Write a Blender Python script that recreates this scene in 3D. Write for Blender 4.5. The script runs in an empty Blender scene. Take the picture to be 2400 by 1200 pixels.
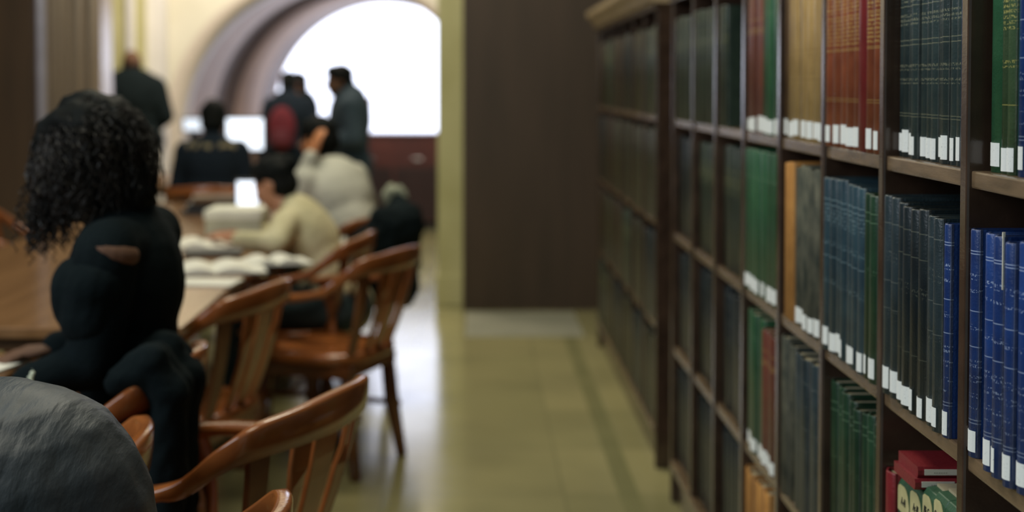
import bpy, bmesh, math, random
from mathutils import Vector, Matrix, Euler, noise
R = math.radians
random.seed(7)
SC = bpy.context.scene
C = SC.collection

# ------------------------------------------------------------------ camera
F = 3300.0; H = 1.42; PX0, PY0, TH = 1111.0, 311.0, R(2.0)
cd = bpy.data.cameras.new('camera'); cam = bpy.data.objects.new('camera', cd); C.objects.link(cam)
cam.location = (0, 0, H); cam.rotation_euler = (R(90) - TH, 0, 0)
cd.sensor_width = 36; cd.lens = F / 2400 * 36
cd.shift_x = (1200 - PX0) / 2400; cd.shift_y = (PY0 - 600) / 2400
cd.clip_start = 0.05
cd.dof.use_dof = True; cd.dof.focus_distance = 1.95; cd.dof.aperture_fstop = 2.5
SC.camera = cam

def at(px, py, Y):
    """point at depth Y that a pixel looks at"""
    r = (px - PX0) / F; u = -(py - PY0) / F
    d = Vector((r, math.cos(TH) + u * math.sin(TH), -math.sin(TH) + u * math.cos(TH)))
    return Vector((0, 0, H)) + d * (Y / d.y)

# ------------------------------------------------------------------ light and exposure
SC.view_settings.view_transform = 'Standard'; SC.view_settings.look = 'None'
SC.view_settings.gamma = 1; SC.view_settings.exposure = 0.0
SC.view_settings.use_curve_mapping = False
w = bpy.data.worlds.new('world'); SC.world = w; w.use_nodes = True
w.node_tree.nodes['Background'].inputs[0].default_value = (0.62, 0.80, 0.80, 1)
w.node_tree.nodes['Background'].inputs[1].default_value = 0.24

def area(name, loc, rot, size, power, col, sy=None):
    l = bpy.data.lights.new(name, 'AREA'); l.energy = power; l.color = col; l.size = size
    if sy: l.shape = 'RECTANGLE'; l.size_y = sy
    o = bpy.data.objects.new(name, l); C.objects.link(o); o.location = loc; o.rotation_euler = rot
    return o
# ceiling lamps over the tables and the aisle, plus an unseen soft light added high on the left
area('ceiling_lamp', (-0.9, 3.0, 4.2), (0, R(12), 0), 1.2, 50, (1, .92, .70))
area('ceiling_lamp', (-0.6, 6.6, 4.2), (0, 0, 0), 1.2, 88, (1, .92, .70))
area('ceiling_lamp', (-1.6, 10.6, 4.0), (R(25), 0, 0), 1.4, 150, (1, .88, .70))
area('high_left_light', (-3.2, 1.2, 2.9), (0, R(-62), R(8)), 2.2, 98, (.86, .93, 1.0))

# ------------------------------------------------------------------ materials
def lin(c):
    f = lambda v: v / 12.92 if v <= .04045 else ((v + .055) / 1.055) ** 2.4
    return tuple(f(v / 255) for v in c) + (1,)
MATS = {}
def nt(name):
    m = bpy.data.materials.new(name); m.use_nodes = True
    return m, m.node_tree.nodes, m.node_tree.links, m.node_tree.nodes['Principled BSDF']
def mat(name, c, rough=.6, var=.12, scale=8, bump=0.0, bscale=60, stretch=(1, 1, 1), spec=.5, c2=None, sheen=0, metal=0):
    if name in MATS: return MATS[name]
    m, N, L, B = nt(name)
    B.inputs['Roughness'].default_value = rough; B.inputs['Specular IOR Level'].default_value = spec
    B.inputs['Metallic'].default_value = metal
    if sheen: B.inputs['Sheen Weight'].default_value = sheen
    tc = N.new('ShaderNodeTexCoord'); mp = N.new('ShaderNodeMapping'); mp.inputs['Scale'].default_value = stretch
    L.new(tc.outputs['Object'], mp.inputs[0])
    n = N.new('ShaderNodeTexNoise'); n.inputs['Scale'].default_value = scale; n.inputs['Detail'].default_value = 5
    L.new(mp.outputs[0], n.inputs['Vector'])
    cr = N.new('ShaderNodeValToRGB'); a = lin(c)
    if c2: lo, hi = a, lin(c2)
    else: lo = tuple(v * (1 - var) for v in a[:3]) + (1,); hi = tuple(min(1, v * (1 + var)) for v in a[:3]) + (1,)
    cr.color_ramp.elements[0].color = lo; cr.color_ramp.elements[1].color = hi
    cr.color_ramp.elements[0].position = .3; cr.color_ramp.elements[1].position = .7
    L.new(n.outputs['Fac'], cr.inputs[0]); L.new(cr.outputs[0], B.inputs['Base Color'])
    if bump:
        n2 = N.new('ShaderNodeTexNoise'); n2.inputs['Scale'].default_value = bscale; n2.inputs['Detail'].default_value = 6
        L.new(mp.outputs[0], n2.inputs['Vector'])
        b = N.new('ShaderNodeBump'); b.inputs['Strength'].default_value = bump; b.inputs['Distance'].default_value = .01
        L.new(n2.outputs['Fac'], b.inputs['Height']); L.new(b.outputs[0], B.inputs['Normal'])
    MATS[name] = m
    return m
def emit(name, c, s):
    m, N, L, B = nt(name)
    B.inputs['Base Color'].default_value = (0, 0, 0, 1); B.inputs['Roughness'].default_value = .4
    B.inputs['Emission Color'].default_value = lin(c); B.inputs['Emission Strength'].default_value = s
    return m

M_shelf = mat('dark walnut', (52, 39, 32), .17, scale=5, stretch=(3, 1, 3), c2=(74, 57, 46), bump=.03, bscale=60, spec=.7)
M_shelfedge = mat('paler walnut board', (88, 72, 54), .25, scale=9, stretch=(6, 1, 6), c2=(124, 102, 78), bump=.06, bscale=80)  # shelf boards paler than the dividers
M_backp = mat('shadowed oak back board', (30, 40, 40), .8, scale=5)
M_brown = mat('brown wood panelling', (58, 46, 35), .55, scale=2, stretch=(4, 4, .5), c2=(70, 55, 43))
M_door = mat('dark brown door panel', (72, 54, 38), .5, scale=2, stretch=(4, 4, .5), c2=(90, 68, 48))
M_case = mat('polished wood casing', (146, 130, 116), .28, scale=3, stretch=(6, 6, .4), c2=(172, 152, 130))
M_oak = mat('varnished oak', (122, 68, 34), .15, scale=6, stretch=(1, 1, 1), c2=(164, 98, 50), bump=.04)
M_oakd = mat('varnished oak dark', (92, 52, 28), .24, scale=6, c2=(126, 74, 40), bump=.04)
M_table = mat('polished table oak', (122, 88, 56), .16, scale=3, stretch=(6, .6, 1), c2=(144, 106, 70))
M_tabledge = mat('table edge oak', (96, 66, 42), .3, scale=4, c2=(120, 84, 54))
M_cream = mat('cream stone', (208, 202, 182), .8, scale=1.6, c2=(228, 224, 210))
M_stone = mat('yellow stone', (174, 168, 116), .7, scale=3, c2=(198, 192, 144), stretch=(1, 1, .6))
M_white = mat('pale white strip', (226, 222, 220), .6, var=.04)
M_pink = mat('pink marble', (168, 136, 112), .55, scale=3, c2=(184, 152, 128))
M_pinkd = mat('pink marble groove shade', (92, 72, 62), .6, scale=3, c2=(104, 84, 72))  # darker copy of the marble, groove shade put into its colour
M_rim = mat('pale arch moulding', (208, 196, 184), .5, var=.05)
M_paper = mat('paper', (222, 218, 204), .75, var=.05, scale=20)
M_page = mat('page edges', (150, 140, 112), .85, scale=30, stretch=(1, 60, 1), c2=(180, 168, 138))
M_black = mat('black cloth', (17, 25, 27), .9, scale=6, c2=(23, 31, 33), bump=.25, bscale=22, spec=.1)
M_black2 = mat('black knit', (13, 21, 23), .95, scale=9, c2=(20, 28, 30), bump=.2, bscale=90, spec=.08)
M_hair = mat('black hair', (16, 20, 20), .6, scale=20, c2=(26, 26, 24), bump=.3, bscale=60, spec=.06)
M_hair2 = mat('curly dark hair', (18, 19, 18), .5, scale=14, c2=(40, 35, 30), spec=.3)
M_skin = mat('skin', (176, 122, 92), .55, scale=4, c2=(190, 136, 104))
M_skin2 = mat('skin brown', (96, 70, 54), .65, scale=4, c2=(108, 78, 60), spec=.25)
M_navy = mat('navy cloth', (18, 27, 36), .9, scale=4, c2=(24, 34, 44), bump=.2, bscale=20, spec=.2)
M_slate = mat('slate knit', (48, 60, 68), .85, scale=4, c2=(60, 72, 80), bump=.2, bscale=30, spec=.2)
M_red = mat('dark red cloth', (84, 28, 36), .8, scale=5, c2=(104, 36, 44), spec=.2)
M_creamk = mat('cream knit', (186, 176, 138), .9, scale=9, c2=(212, 202, 166), bump=.5, bscale=40, spec=.1)
M_greyk = mat('pale grey cotton', (176, 174, 160), .9, scale=5, c2=(196, 194, 180), bump=.3, bscale=18, spec=.1)
M_jean = mat('grey blue denim', (52, 68, 72), .85, scale=8, c2=(66, 82, 86), spec=.2)
M_fur = mat('grey brown fur collar', (110, 100, 76), .95, scale=40, c2=(146, 134, 104), bump=.8, bscale=90)
M_metal = mat('bright metal', (190, 190, 196), .2, metal=1)
M_tag = mat('cream card tag', (176, 168, 118), .7, scale=30, c2=(196, 188, 140))
M_ink = mat('dark ink', (28, 30, 30), .7)

# ------------------------------------------------------------------ mesh helpers
def link(name, me, m=None, parent=None, smooth=False, mw=None):
    o = bpy.data.objects.new(name, me); C.objects.link(o)
    if m is not None and not me.materials:
        for x in (m if isinstance(m, (list, tuple)) else [m]): me.materials.append(x)
    if smooth:
        for p in me.polygons: p.use_smooth = True
    if mw is not None: o.matrix_world = mw
    if parent is not None: o.parent = parent
    return o
def mesh(bm, name='mesh'):
    bmesh.ops.recalc_face_normals(bm, faces=bm.faces)
    me = bpy.data.meshes.new(name); bm.to_mesh(me); bm.free(); return me
def box(bm, x0, x1, y0, y1, z0, z1, bev=0):
    r = bmesh.ops.create_cube(bm, size=1, matrix=Matrix.Translation(((x0+x1)/2, (y0+y1)/2, (z0+z1)/2)) @ Matrix.Diagonal((abs(x1-x0), abs(y1-y0), abs(z1-z0), 1)))
    if bev:
        es = {e for v in r['verts'] for e in v.link_edges}
        bmesh.ops.bevel(bm, geom=list(es), offset=bev, segments=2, profile=.6, affect='EDGES')
def mbox(name, x0, x1, y0, y1, z0, z1, m, parent=None, bev=0):
    bm = bmesh.new(); cx, cy = (x0+x1)/2, (y0+y1)/2
    box(bm, x0-cx, x1-cx, y0-cy, y1-cy, 0, z1-z0, bev)
    o = link(name, mesh(bm, name), m)
    o.location = (cx, cy, z0)
    if parent: o.parent = parent; o.location = Vector((cx, cy, z0)) - Vector(parent.location)
    return o
def loft(bm, rings, cap=True, closed=True):
    vs = [[bm.verts.new(p) for p in r] for r in rings]
    n = len(rings[0])
    for a, b in zip(vs, vs[1:]):
        for i in range(n if closed else n - 1):
            j = (i + 1) % n
            bm.faces.new((a[i], a[j], b[j], b[i]))
    if cap and closed:
        bm.faces.new(vs[0][::-1]); bm.faces.new(vs[-1])
def tube(bm, pts, rad, seg=8, cap=True):
    pts = [Vector(p) for p in pts]
    if not isinstance(rad, (list, tuple)): rad = [rad] * len(pts)
    rings = []; up = Vector((0, 0, 1))
    for i, p in enumerate(pts):
        t = (pts[min(i+1, len(pts)-1)] - pts[max(i-1, 0)]).normalized()
        a = t.cross(up)
        if a.length < .1: a = t.cross(Vector((1, 0, 0)))
        a.normalize(); b = a.cross(t)
        r = rad[i]; rx, rz = (r if isinstance(r, (list, tuple)) else (r, r))
        rings.append([p + a * math.cos(q * 2 * math.pi / seg) * rx + b * math.sin(q * 2 * math.pi / seg) * rz for q in range(seg)])
    loft(bm, rings, cap)
def tag(o, label=None, cat=None, group=None, kind=None):
    if label: o['label'] = label
    if cat: o['category'] = cat
    if group: o['group'] = group
    if kind: o['kind'] = kind
    return o
def empty(name, loc, rz=0):
    o = bpy.data.objects.new(name, None); C.objects.link(o); o.location = loc; o.rotation_euler = (0, 0, rz)
    o.empty_display_size = .1
    return o
def copy_tree(o, parent=None):
    c = o.copy(); C.objects.link(c); c.parent = parent
    for ch in list(o.children): copy_tree(ch, c)
    return c
def catmull(P, n=8):
    P = [Vector(p) for p in P]; out = []
    for i in range(len(P) - 1):
        p0 = P[max(i-1, 0)]; p1 = P[i]; p2 = P[i+1]; p3 = P[min(i+2, len(P)-1)]
        for k in range(n):
            t = k / n
            out.append(.5 * ((2*p1) + (p2-p0)*t + (2*p0-5*p1+4*p2-p3)*t*t + (3*p1-p0-3*p2+p3)*t**3))
    out.append(P[-1]); return out

# ------------------------------------------------------------------ setting
def floor_mat():
    m, N, L, B = nt('polished stone floor')
    B.inputs['Roughness'].default_value = .2; B.inputs['IOR'].default_value = 2.0
    tc = N.new('ShaderNodeTexCoord'); mp = N.new('ShaderNodeMapping'); L.new(tc.outputs['Object'], mp.inputs[0])
    br = N.new('ShaderNodeTexBrick'); br.offset = 0
    br.inputs['Scale'].default_value = 1; br.inputs['Brick Width'].default_value = .62; br.inputs['Row Height'].default_value = .62
    br.inputs['Mortar Size'].default_value = .006
    br.inputs['Color1'].default_value = lin((164, 156, 112)); br.inputs['Color2'].default_value = lin((152, 146, 104)); br.inputs['Mortar'].default_value = lin((146, 140, 100))
    L.new(mp.outputs[0], br.inputs['Vector'])
    n = N.new('ShaderNodeTexNoise'); n.inputs['Scale'].default_value = 1.7; n.inputs['Detail'].default_value = 6
    L.new(mp.outputs[0], n.inputs['Vector'])
    mx = N.new('ShaderNodeMix'); mx.data_type = 'RGBA'; mx.blend_type = 'MULTIPLY'; mx.inputs[0].default_value = .4
    cr = N.new('ShaderNodeValToRGB'); cr.color_ramp.elements[0].color = (.62, .64, .62, 1); cr.color_ramp.elements[1].color = (1.1, 1.1, 1.05, 1)
    cr.color_ramp.elements[0].position = .34; cr.color_ramp.elements[1].position = .6
    L.new(n.outputs['Fac'], cr.inputs[0]); L.new(br.outputs[0], mx.inputs[6]); L.new(cr.outputs[0], mx.inputs[7])
    L.new(mx.outputs[2], B.inputs['Base Color'])
    n2 = N.new('ShaderNodeTexNoise'); n2.inputs['Scale'].default_value = 5; L.new(mp.outputs[0], n2.inputs['Vector'])
    mr = N.new('ShaderNodeMapRange'); mr.inputs[3].default_value = .12; mr.inputs[4].default_value = .22
    L.new(n2.outputs['Fac'], mr.inputs[0]); L.new(mr.outputs[0], B.inputs['Roughness'])
    return m
fl = mbox('floor', -4.2, 1.1, -0.6, 15.2, -.1, 0, floor_mat()); tag(fl, kind='structure')
# border inlay running along the bookcases
M_border = mat('darker stone border', (122, 120, 82), .22, scale=3, c2=(134, 130, 90))
b = mbox('trim_1', .50, .57, -0.5, 8.7, 0, .0015, M_border); tag(b, kind='structure')
M_fstrip = mat('pale floor strip', (150, 150, 132), .3, scale=3, c2=(166, 164, 146))  # paler strip across the end of the aisle floor
b = mbox('pale_floor_strip', -.05, .62, 7.85, 8.72, 0, .002, M_fstrip); tag(b, kind='structure')

def wall(name, *a): o = mbox(name, *a); tag(o, kind='structure'); return o
wall('wall_right', .99, 1.12, -0.5, 8.75, 0, 3.4, M_brown)
# wood panelled end wall of the aisle with stiles
bw = wall('wall_back', -.07, 1.3, 8.78, 8.98, 0, 3.4, M_brown)
# stone pier beside it
pl = wall('wall_pier', -.232, -.07, 8.95, 9.35, 0, 3.4, M_stone)
bm = bmesh.new(); box(bm, -.095, .085, -.21, .21, 0, .2, .01)
p = link('plinth', mesh(bm), M_stone, pl)

# stone wall with the arched window at the far end
YO, YI = 12.5, 14.5
co = at(776, 319, YO); ro = 364 * YO / F
ci = at(906, 271, YI); ri = 269 * YI / F
def arch_ring(cx, cz, r, y, n=40, zb=0.0):
    pts = [(cx - r, y, zb)]
    for k in range(n + 1):
        a = math.pi - math.pi * k / n
        pts.append((cx + r * math.cos(a), y, cz + r * math.sin(a)))
    pts.append((cx + r, y, zb))
    return pts
# front wall with arched opening
bm = bmesh.new()
def wall_arch(bm, cx, cz, r, y, x0, x1, z1):
    ring = arch_ring(cx, cz, r, y)
    n = len(ring)
    outer = []
    for i, p in enumerate(ring):
        if i == 0: q = (x0, y, 0)
        elif i == n - 1: q = (x1, y, 0)
        else:
            t = (i - 1) / (n - 3)
            q = (x0, y, cz) if t == 0 else ((x1, y, cz) if t == 1 else None)
            if q is None:
                a = math.pi - math.pi * t; dx, dz = math.cos(a), math.sin(a)
                s = 1e9
                if dz > 1e-6: s = min(s, (z1 - cz) / dz)
                if dx < -1e-6: s = min(s, (x0 - cx) / dx)
                if dx > 1e-6: s = min(s, (x1 - cx) / dx)
                q = (cx + dx * s, y, cz + dz * s)
        outer.append(q)
    loft(bm, [ring, outer], cap=False, closed=False)
wall_arch(bm, co.x, co.z, ro + .10, YO, -3.3, 1.1, 3.4)
fw = link('wall_front', mesh(bm), M_cream)
md = fw.modifiers.new('solid', 'SOLIDIFY'); md.thickness = .08; md.offset = 0
tag(fw, kind='structure')
# splayed reveal in moulded bands
steps = [(0, .10, M_rim, -.04), (.06, 0, M_rim, -.05), (.12, .0, M_rim, 0), (.13, .03, M_pink, 0), (.36, .01, M_pinkd, 0), (.42, .07, M_pinkd, 0), (.54, .07, M_pinkd, 0), (.57, .0, M_pink, 0), (.86, .0, M_pinkd, 0), (1.0, -.03, M_pinkd, 0)]
rv = bmesh.new(); mats = [M_rim, M_pink, M_pinkd]
prev = None
for i, (t, dr, mm, dy) in enumerate(steps):
    cx = co.x + (ci.x - co.x) * t; cz = co.z + (ci.z - co.z) * t; r = ro + (ri - ro) * t + dr
    ring = [rv.verts.new(p) for p in arch_ring(cx, cz, r, YO + (YI - YO) * t + dy, 48)]
    if prev:
        for k in range(len(ring) - 1):
            f = rv.faces.new((prev[k], prev[k+1], ring[k+1], ring[k])); f.material_index = mats.index(pm); f.smooth = True
    prev = ring; pm = mm
o = link('trim_3', mesh(rv), mats); tag(o, kind='structure')
md = o.modifiers.new('solid', 'SOLIDIFY'); md.thickness = .03; md.offset = 1
# window
M_glow = emit('daylight window', (226, 232, 252), 3.6)
zs = at(900, 309, YI).z
bm = bmesh.new(); r2 = arch_ring(0, ci.z - zs, ri + .02, 0, 48, 0)
v = [bm.verts.new(q) for q in r2]; bm.faces.new(v)
g = bmesh.ops.extrude_face_region(bm, geom=bm.faces[:]); bmesh.ops.translate(bm, verts=[e for e in g['geom'] if isinstance(e, bmesh.types.BMVert)], vec=(0, .03, 0))
wn = link('window_1', mesh(bm), M_glow); wn.location = (ci.x, YI + .03, zs); tag(wn, kind='structure')
M_sillw = mat('grey window sill', (110, 100, 110), .4)
bm = bmesh.new(); box(bm, -ri - .1, ri + .1, -.10, .1, -.05, -.002, .01)
link('window_sill', mesh(bm), M_sillw, wn)
wall('wall_far', ci.x - 2, 1.1, YI + .08, YI + .2, 0, 3.4, M_pinkd)
wall('wall_under_window', ci.x - ri - .3, 1.0, YI, YI + .07, 0, zs - .05, M_brown)

# left side: yellow stone pier, pale strip, wooden door casing, dark door
pc = wall('wall_column', at(236, 0, 12.2).x, at(336, 0, 12.2).x, 12.2, 12.45, 0, 3.4, M_stone)
bm = bmesh.new(); x = at(300, 0, 12.1).x - pc.location.x; box(bm, x-.035, x+.035, -.16, -.12, 1.2, 3.3, .01)
link('pale_strip', mesh(bm), M_white, pc)
ps = wall('highlight_strip', at(336, 0, 12.3).x, at(384, 0, 12.3).x, 12.30, 12.44, 0, 3.4, M_white)  # white strip holds the highlight of the rounded column edge
cs = wall('wall_left_casing', -3.3, at(236, 0, 9.6).x, 9.6, 9.9, 0, 3.4, M_case)
M_lil = mat('lilac sheen reed', (186, 184, 206), .35, var=.1)  # lilac reflection on the glossy casing put into the colour
prof = [(82, 106, .05), (112, 122, .03), (128, 144, .05), (150, 162, .045), (170, 196, .02), (204, 228, .035)]
for a_, b_, dd in prof:
    x0 = at(a_, 0, 9.6).x; x1 = at(b_, 0, 9.6).x; xc = (x0 + x1) / 2
    bm = bmesh.new()
    bmesh.ops.create_cone(bm, cap_ends=True, segments=20, radius1=(x1-x0)/2, radius2=(x1-x0)/2, depth=3.3, matrix=Matrix.Translation((0, 0, 1.65)) )
    o = link('reed_moulding', mesh(bm), M_lil if a_ == 82 else M_case, cs, smooth=True); o.location = (xc - cs.location.x, -.15 - dd * .2, 0)
dr = wall('door_1', -3.9, at(80, 0, 9.5).x, 9.45, 9.55, 0, 3.2, M_door)
wall('wall_left', -4.1, -3.95, -0.4, 14, 0, 3.4, M_brown)

# ------------------------------------------------------------------ bookcases
X0 = .668; XB = .95
ZS = [1.302, .916, .532, .146]          # shelf tops, upper to lower
TS = .024
def bookcase(name, ys, label, cornice=True):
    y0, y1 = ys[0], ys[-1]
    t = empty(name, (X0, y0, 0)); tag(t, label, 'bookcase')
    def part(nm, x0, x1, ya, yb, z0, z1, m, bev=.002):
        bm = bmesh.new(); box(bm, x0 - X0, x1 - X0, ya - y0, yb - y0, z0, z1, bev)
        return link(nm, mesh(bm, nm), m, t)
    for k, y in enumerate(ys):
        e = k in (0, len(ys) - 1)
        part('side_panel' if e else 'divider', X0, XB, y - .014, y + .014, .0 if e else .146, 1.69, M_shelf, .004)
    for z in ZS[:3]:
        for a, bb in zip(ys, ys[1:]):
            part('shelf', X0 + .006, XB, a + .014, bb - .014, z - TS, z, M_shelfedge, .003)
    part('bottom_board', X0 - .004, XB, y0 + .014, y1 - .014, .146 - TS, .146, M_shelfedge, .003)
    part('base', X0 + .02, XB, y0 + .014, y1 - .014, 0, .12, M_shelf)
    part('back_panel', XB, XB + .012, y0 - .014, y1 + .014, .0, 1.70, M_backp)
    part('top_board', X0 - .01, XB + .01, y0 - .02, y1 + .02, 1.69, 1.715, M_shelf)
    if cornice:
        bm = bmesh.new()
        prof = [(-.005, 1.715), (-.02, 1.722), (-.035, 1.75), (-.06, 1.775), (-.065, 1.80), (.29, 1.80), (.29, 1.715)]
        loft(bm, [[(px_, ya - y0, pz) for px_, pz in prof] for ya in (y0 - .03, y1 + .03)])
        link('cornice', mesh(bm), mat('lit cornice wood', (168, 146, 112), .5, scale=6, c2=(190, 166, 130)), t)  # light on the cornice face put into a paler wood colour
    return t
YN = [1.14, 1.53, 1.92, 2.31, 2.70, 3.09, 3.50, 3.91, 4.31, 4.74]
YF = [5.16, 5.56, 5.96, 6.36, 6.76, 7.16, 7.56]
bookcase('bookcase', YN, 'long dark walnut bookcase with many bays filling the right side, nearest the camera')
bookcase('bookcase', YF, 'far dark walnut bookcase with pale cornice beyond the gap, in front of brown panelling')

def book_mat(name, base, base2, line=None, bands=(), texts=(), rough=.36, wear=.3, tw=.5):
    """cloth or leather; thin tooled bands across the spine and stamped lettering blocks at given fractions of .30 m"""
    m, N, L, B = nt(name)
    B.inputs['Roughness'].default_value = rough
    tc = N.new('ShaderNodeTexCoord'); sp = N.new('ShaderNodeSeparateXYZ'); L.new(tc.outputs['Object'], sp.inputs[0])
    oi = N.new('ShaderNodeObjectInfo')
    n = N.new('ShaderNodeTexNoise'); n.inputs['Scale'].default_value = 22; n.inputs['Detail'].default_value = 6; n.noise_dimensions = '4D'
    L.new(tc.outputs['Object'], n.inputs['Vector'])
    m8 = N.new('ShaderNodeMath'); m8.operation = 'MULTIPLY'; m8.inputs[1].default_value = 40; L.new(oi.outputs['Random'], m8.inputs[0]); L.new(m8.outputs[0], n.inputs['W'])
    cr = N.new('ShaderNodeValToRGB'); cr.color_ramp.elements[0].color = lin(base); cr.color_ramp.elements[1].color = lin(base2)
    cr.color_ramp.elements[0].position = .35; cr.color_ramp.elements[1].position = .68
    L.new(n.outputs['Fac'], cr.inputs[0]); col = cr.outputs[0]
    # slight difference of tone between volumes
    hs = N.new('ShaderNodeHueSaturation'); mr = N.new('ShaderNodeMapRange'); mr.inputs[3].default_value = .75; mr.inputs[4].default_value = 1.25
    L.new(oi.outputs['Random'], mr.inputs[0]); L.new(mr.outputs[0], hs.inputs['Value']); L.new(col, hs.inputs['Color']); col = hs.outputs[0]
    def M(op, a, b, c=None):
        q = N.new('ShaderNodeMath'); q.operation = op
        for i, v in enumerate((a, b, c)):
            if v is None: continue
            if isinstance(v, (int, float)): q.inputs[i].default_value = v
            else: L.new(v, q.inputs[i])
        return q.outputs[0]
    if line:
        z = sp.outputs[2]; mask = None
        for f_ in bands:
            c_ = M('COMPARE', z, f_ * .30, .0007)
            mask = c_ if mask is None else M('MAXIMUM', mask, c_)
        if texts:
            tz = None
            for a_, b_ in texts:
                c_ = M('COMPARE', z, (a_ + b_) / 2 * .30, (b_ - a_) / 2 * .30)
                tz = c_ if tz is None else M('MAXIMUM', tz, c_)
            mp = N.new('ShaderNodeMapping'); mp.inputs['Scale'].default_value = (1, 520, 330); L.new(tc.outputs['Object'], mp.inputs[0])
            tn = N.new('ShaderNodeTexNoise'); tn.noise_dimensions = '4D'; tn.inputs['Scale'].default_value = 1; tn.inputs['Detail'].default_value = 1
            L.new(mp.outputs[0], tn.inputs['Vector']); L.new(m8.outputs[0], tn.inputs['W'])
            th = M('GREATER_THAN', tn.outputs['Fac'], tw)
            rows = M('SINE', M('MULTIPLY', z, 2 * math.pi / .0072), 0)
            rows = M('GREATER_THAN', rows, -.25)
            tz = M('MULTIPLY', M('MULTIPLY', tz, th), rows)
            mask = tz if mask is None else M('MAXIMUM', mask, tz)
        spine = M('LESS_THAN', sp.outputs[0], .004)
        mask = M('MULTIPLY', M('MULTIPLY', mask, spine), .62)
        mx = N.new('ShaderNodeMix'); mx.data_type = 'RGBA'; L.new(mask, mx.inputs[0]); L.new(col, mx.inputs[6]); mx.inputs[7].default_value = lin(line)
        col = mx.outputs[2]
    jn = M('MULTIPLY', M('COMPARE', sp.outputs[0], .0012, .0022), M('MULTIPLY', n.outputs['Fac'], .62))  # pale streak painted along the hinge edges as an edge highlight
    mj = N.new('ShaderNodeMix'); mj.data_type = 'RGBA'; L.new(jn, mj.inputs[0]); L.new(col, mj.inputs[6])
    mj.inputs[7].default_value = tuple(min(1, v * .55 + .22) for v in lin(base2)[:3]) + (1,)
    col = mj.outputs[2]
    L.new(col, B.inputs['Base Color'])
    bn = N.new('ShaderNodeTexNoise'); bn.inputs['Scale'].default_value = 260; L.new(tc.outputs['Object'], bn.inputs['Vector'])
    bp = N.new('ShaderNodeBump'); bp.inputs['Strength'].default_value = wear; bp.inputs['Distance'].default_value = .002
    L.new(bn.outputs['Fac'], bp.inputs['Height']); L.new(bp.outputs[0], B.inputs['Normal'])
    return m
GOLD = (196, 164, 96); SIL = (170, 178, 182)
T1 = ((.80, .87), (.64, .70), (.38, .42), (.28, .31))
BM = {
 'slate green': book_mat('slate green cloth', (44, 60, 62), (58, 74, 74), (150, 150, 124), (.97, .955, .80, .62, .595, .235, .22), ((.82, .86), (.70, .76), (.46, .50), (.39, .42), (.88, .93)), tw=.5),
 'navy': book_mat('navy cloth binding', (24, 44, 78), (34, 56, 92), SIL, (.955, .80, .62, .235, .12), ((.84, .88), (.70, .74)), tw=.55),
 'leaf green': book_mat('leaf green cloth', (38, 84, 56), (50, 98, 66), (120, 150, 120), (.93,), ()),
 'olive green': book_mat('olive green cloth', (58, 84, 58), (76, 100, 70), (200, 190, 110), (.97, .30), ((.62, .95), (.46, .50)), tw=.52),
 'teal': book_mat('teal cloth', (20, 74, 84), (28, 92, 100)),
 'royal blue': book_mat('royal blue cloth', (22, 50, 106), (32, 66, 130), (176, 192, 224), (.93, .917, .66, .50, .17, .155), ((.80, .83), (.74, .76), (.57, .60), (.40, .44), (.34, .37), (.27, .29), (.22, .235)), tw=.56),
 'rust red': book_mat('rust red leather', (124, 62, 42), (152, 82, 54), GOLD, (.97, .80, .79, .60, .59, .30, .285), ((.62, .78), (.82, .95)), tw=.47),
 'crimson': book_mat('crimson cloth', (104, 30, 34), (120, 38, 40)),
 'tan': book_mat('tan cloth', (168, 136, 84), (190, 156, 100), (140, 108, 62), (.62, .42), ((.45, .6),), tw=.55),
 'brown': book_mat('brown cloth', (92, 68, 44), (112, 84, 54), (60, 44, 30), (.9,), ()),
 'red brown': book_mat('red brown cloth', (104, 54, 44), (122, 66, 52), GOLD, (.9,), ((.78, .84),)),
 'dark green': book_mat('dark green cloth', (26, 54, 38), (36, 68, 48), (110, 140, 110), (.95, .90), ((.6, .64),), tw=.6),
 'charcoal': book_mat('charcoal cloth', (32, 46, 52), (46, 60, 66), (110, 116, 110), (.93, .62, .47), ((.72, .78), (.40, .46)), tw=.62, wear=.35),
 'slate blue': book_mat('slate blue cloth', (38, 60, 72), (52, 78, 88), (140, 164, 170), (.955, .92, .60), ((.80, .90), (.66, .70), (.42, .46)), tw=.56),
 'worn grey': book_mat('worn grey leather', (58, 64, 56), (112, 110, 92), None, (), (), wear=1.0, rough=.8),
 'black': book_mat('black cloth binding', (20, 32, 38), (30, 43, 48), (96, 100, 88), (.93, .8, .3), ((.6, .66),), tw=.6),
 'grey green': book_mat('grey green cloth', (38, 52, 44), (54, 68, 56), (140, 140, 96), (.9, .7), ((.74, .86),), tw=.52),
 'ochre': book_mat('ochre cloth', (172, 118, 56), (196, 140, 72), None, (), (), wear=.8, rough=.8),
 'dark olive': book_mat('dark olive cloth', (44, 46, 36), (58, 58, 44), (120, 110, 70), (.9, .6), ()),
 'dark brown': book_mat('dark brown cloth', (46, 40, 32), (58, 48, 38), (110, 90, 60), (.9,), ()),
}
M_label = mat('white spine sticker', (206, 208, 204), .6, scale=220, c2=(228, 230, 226))
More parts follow.
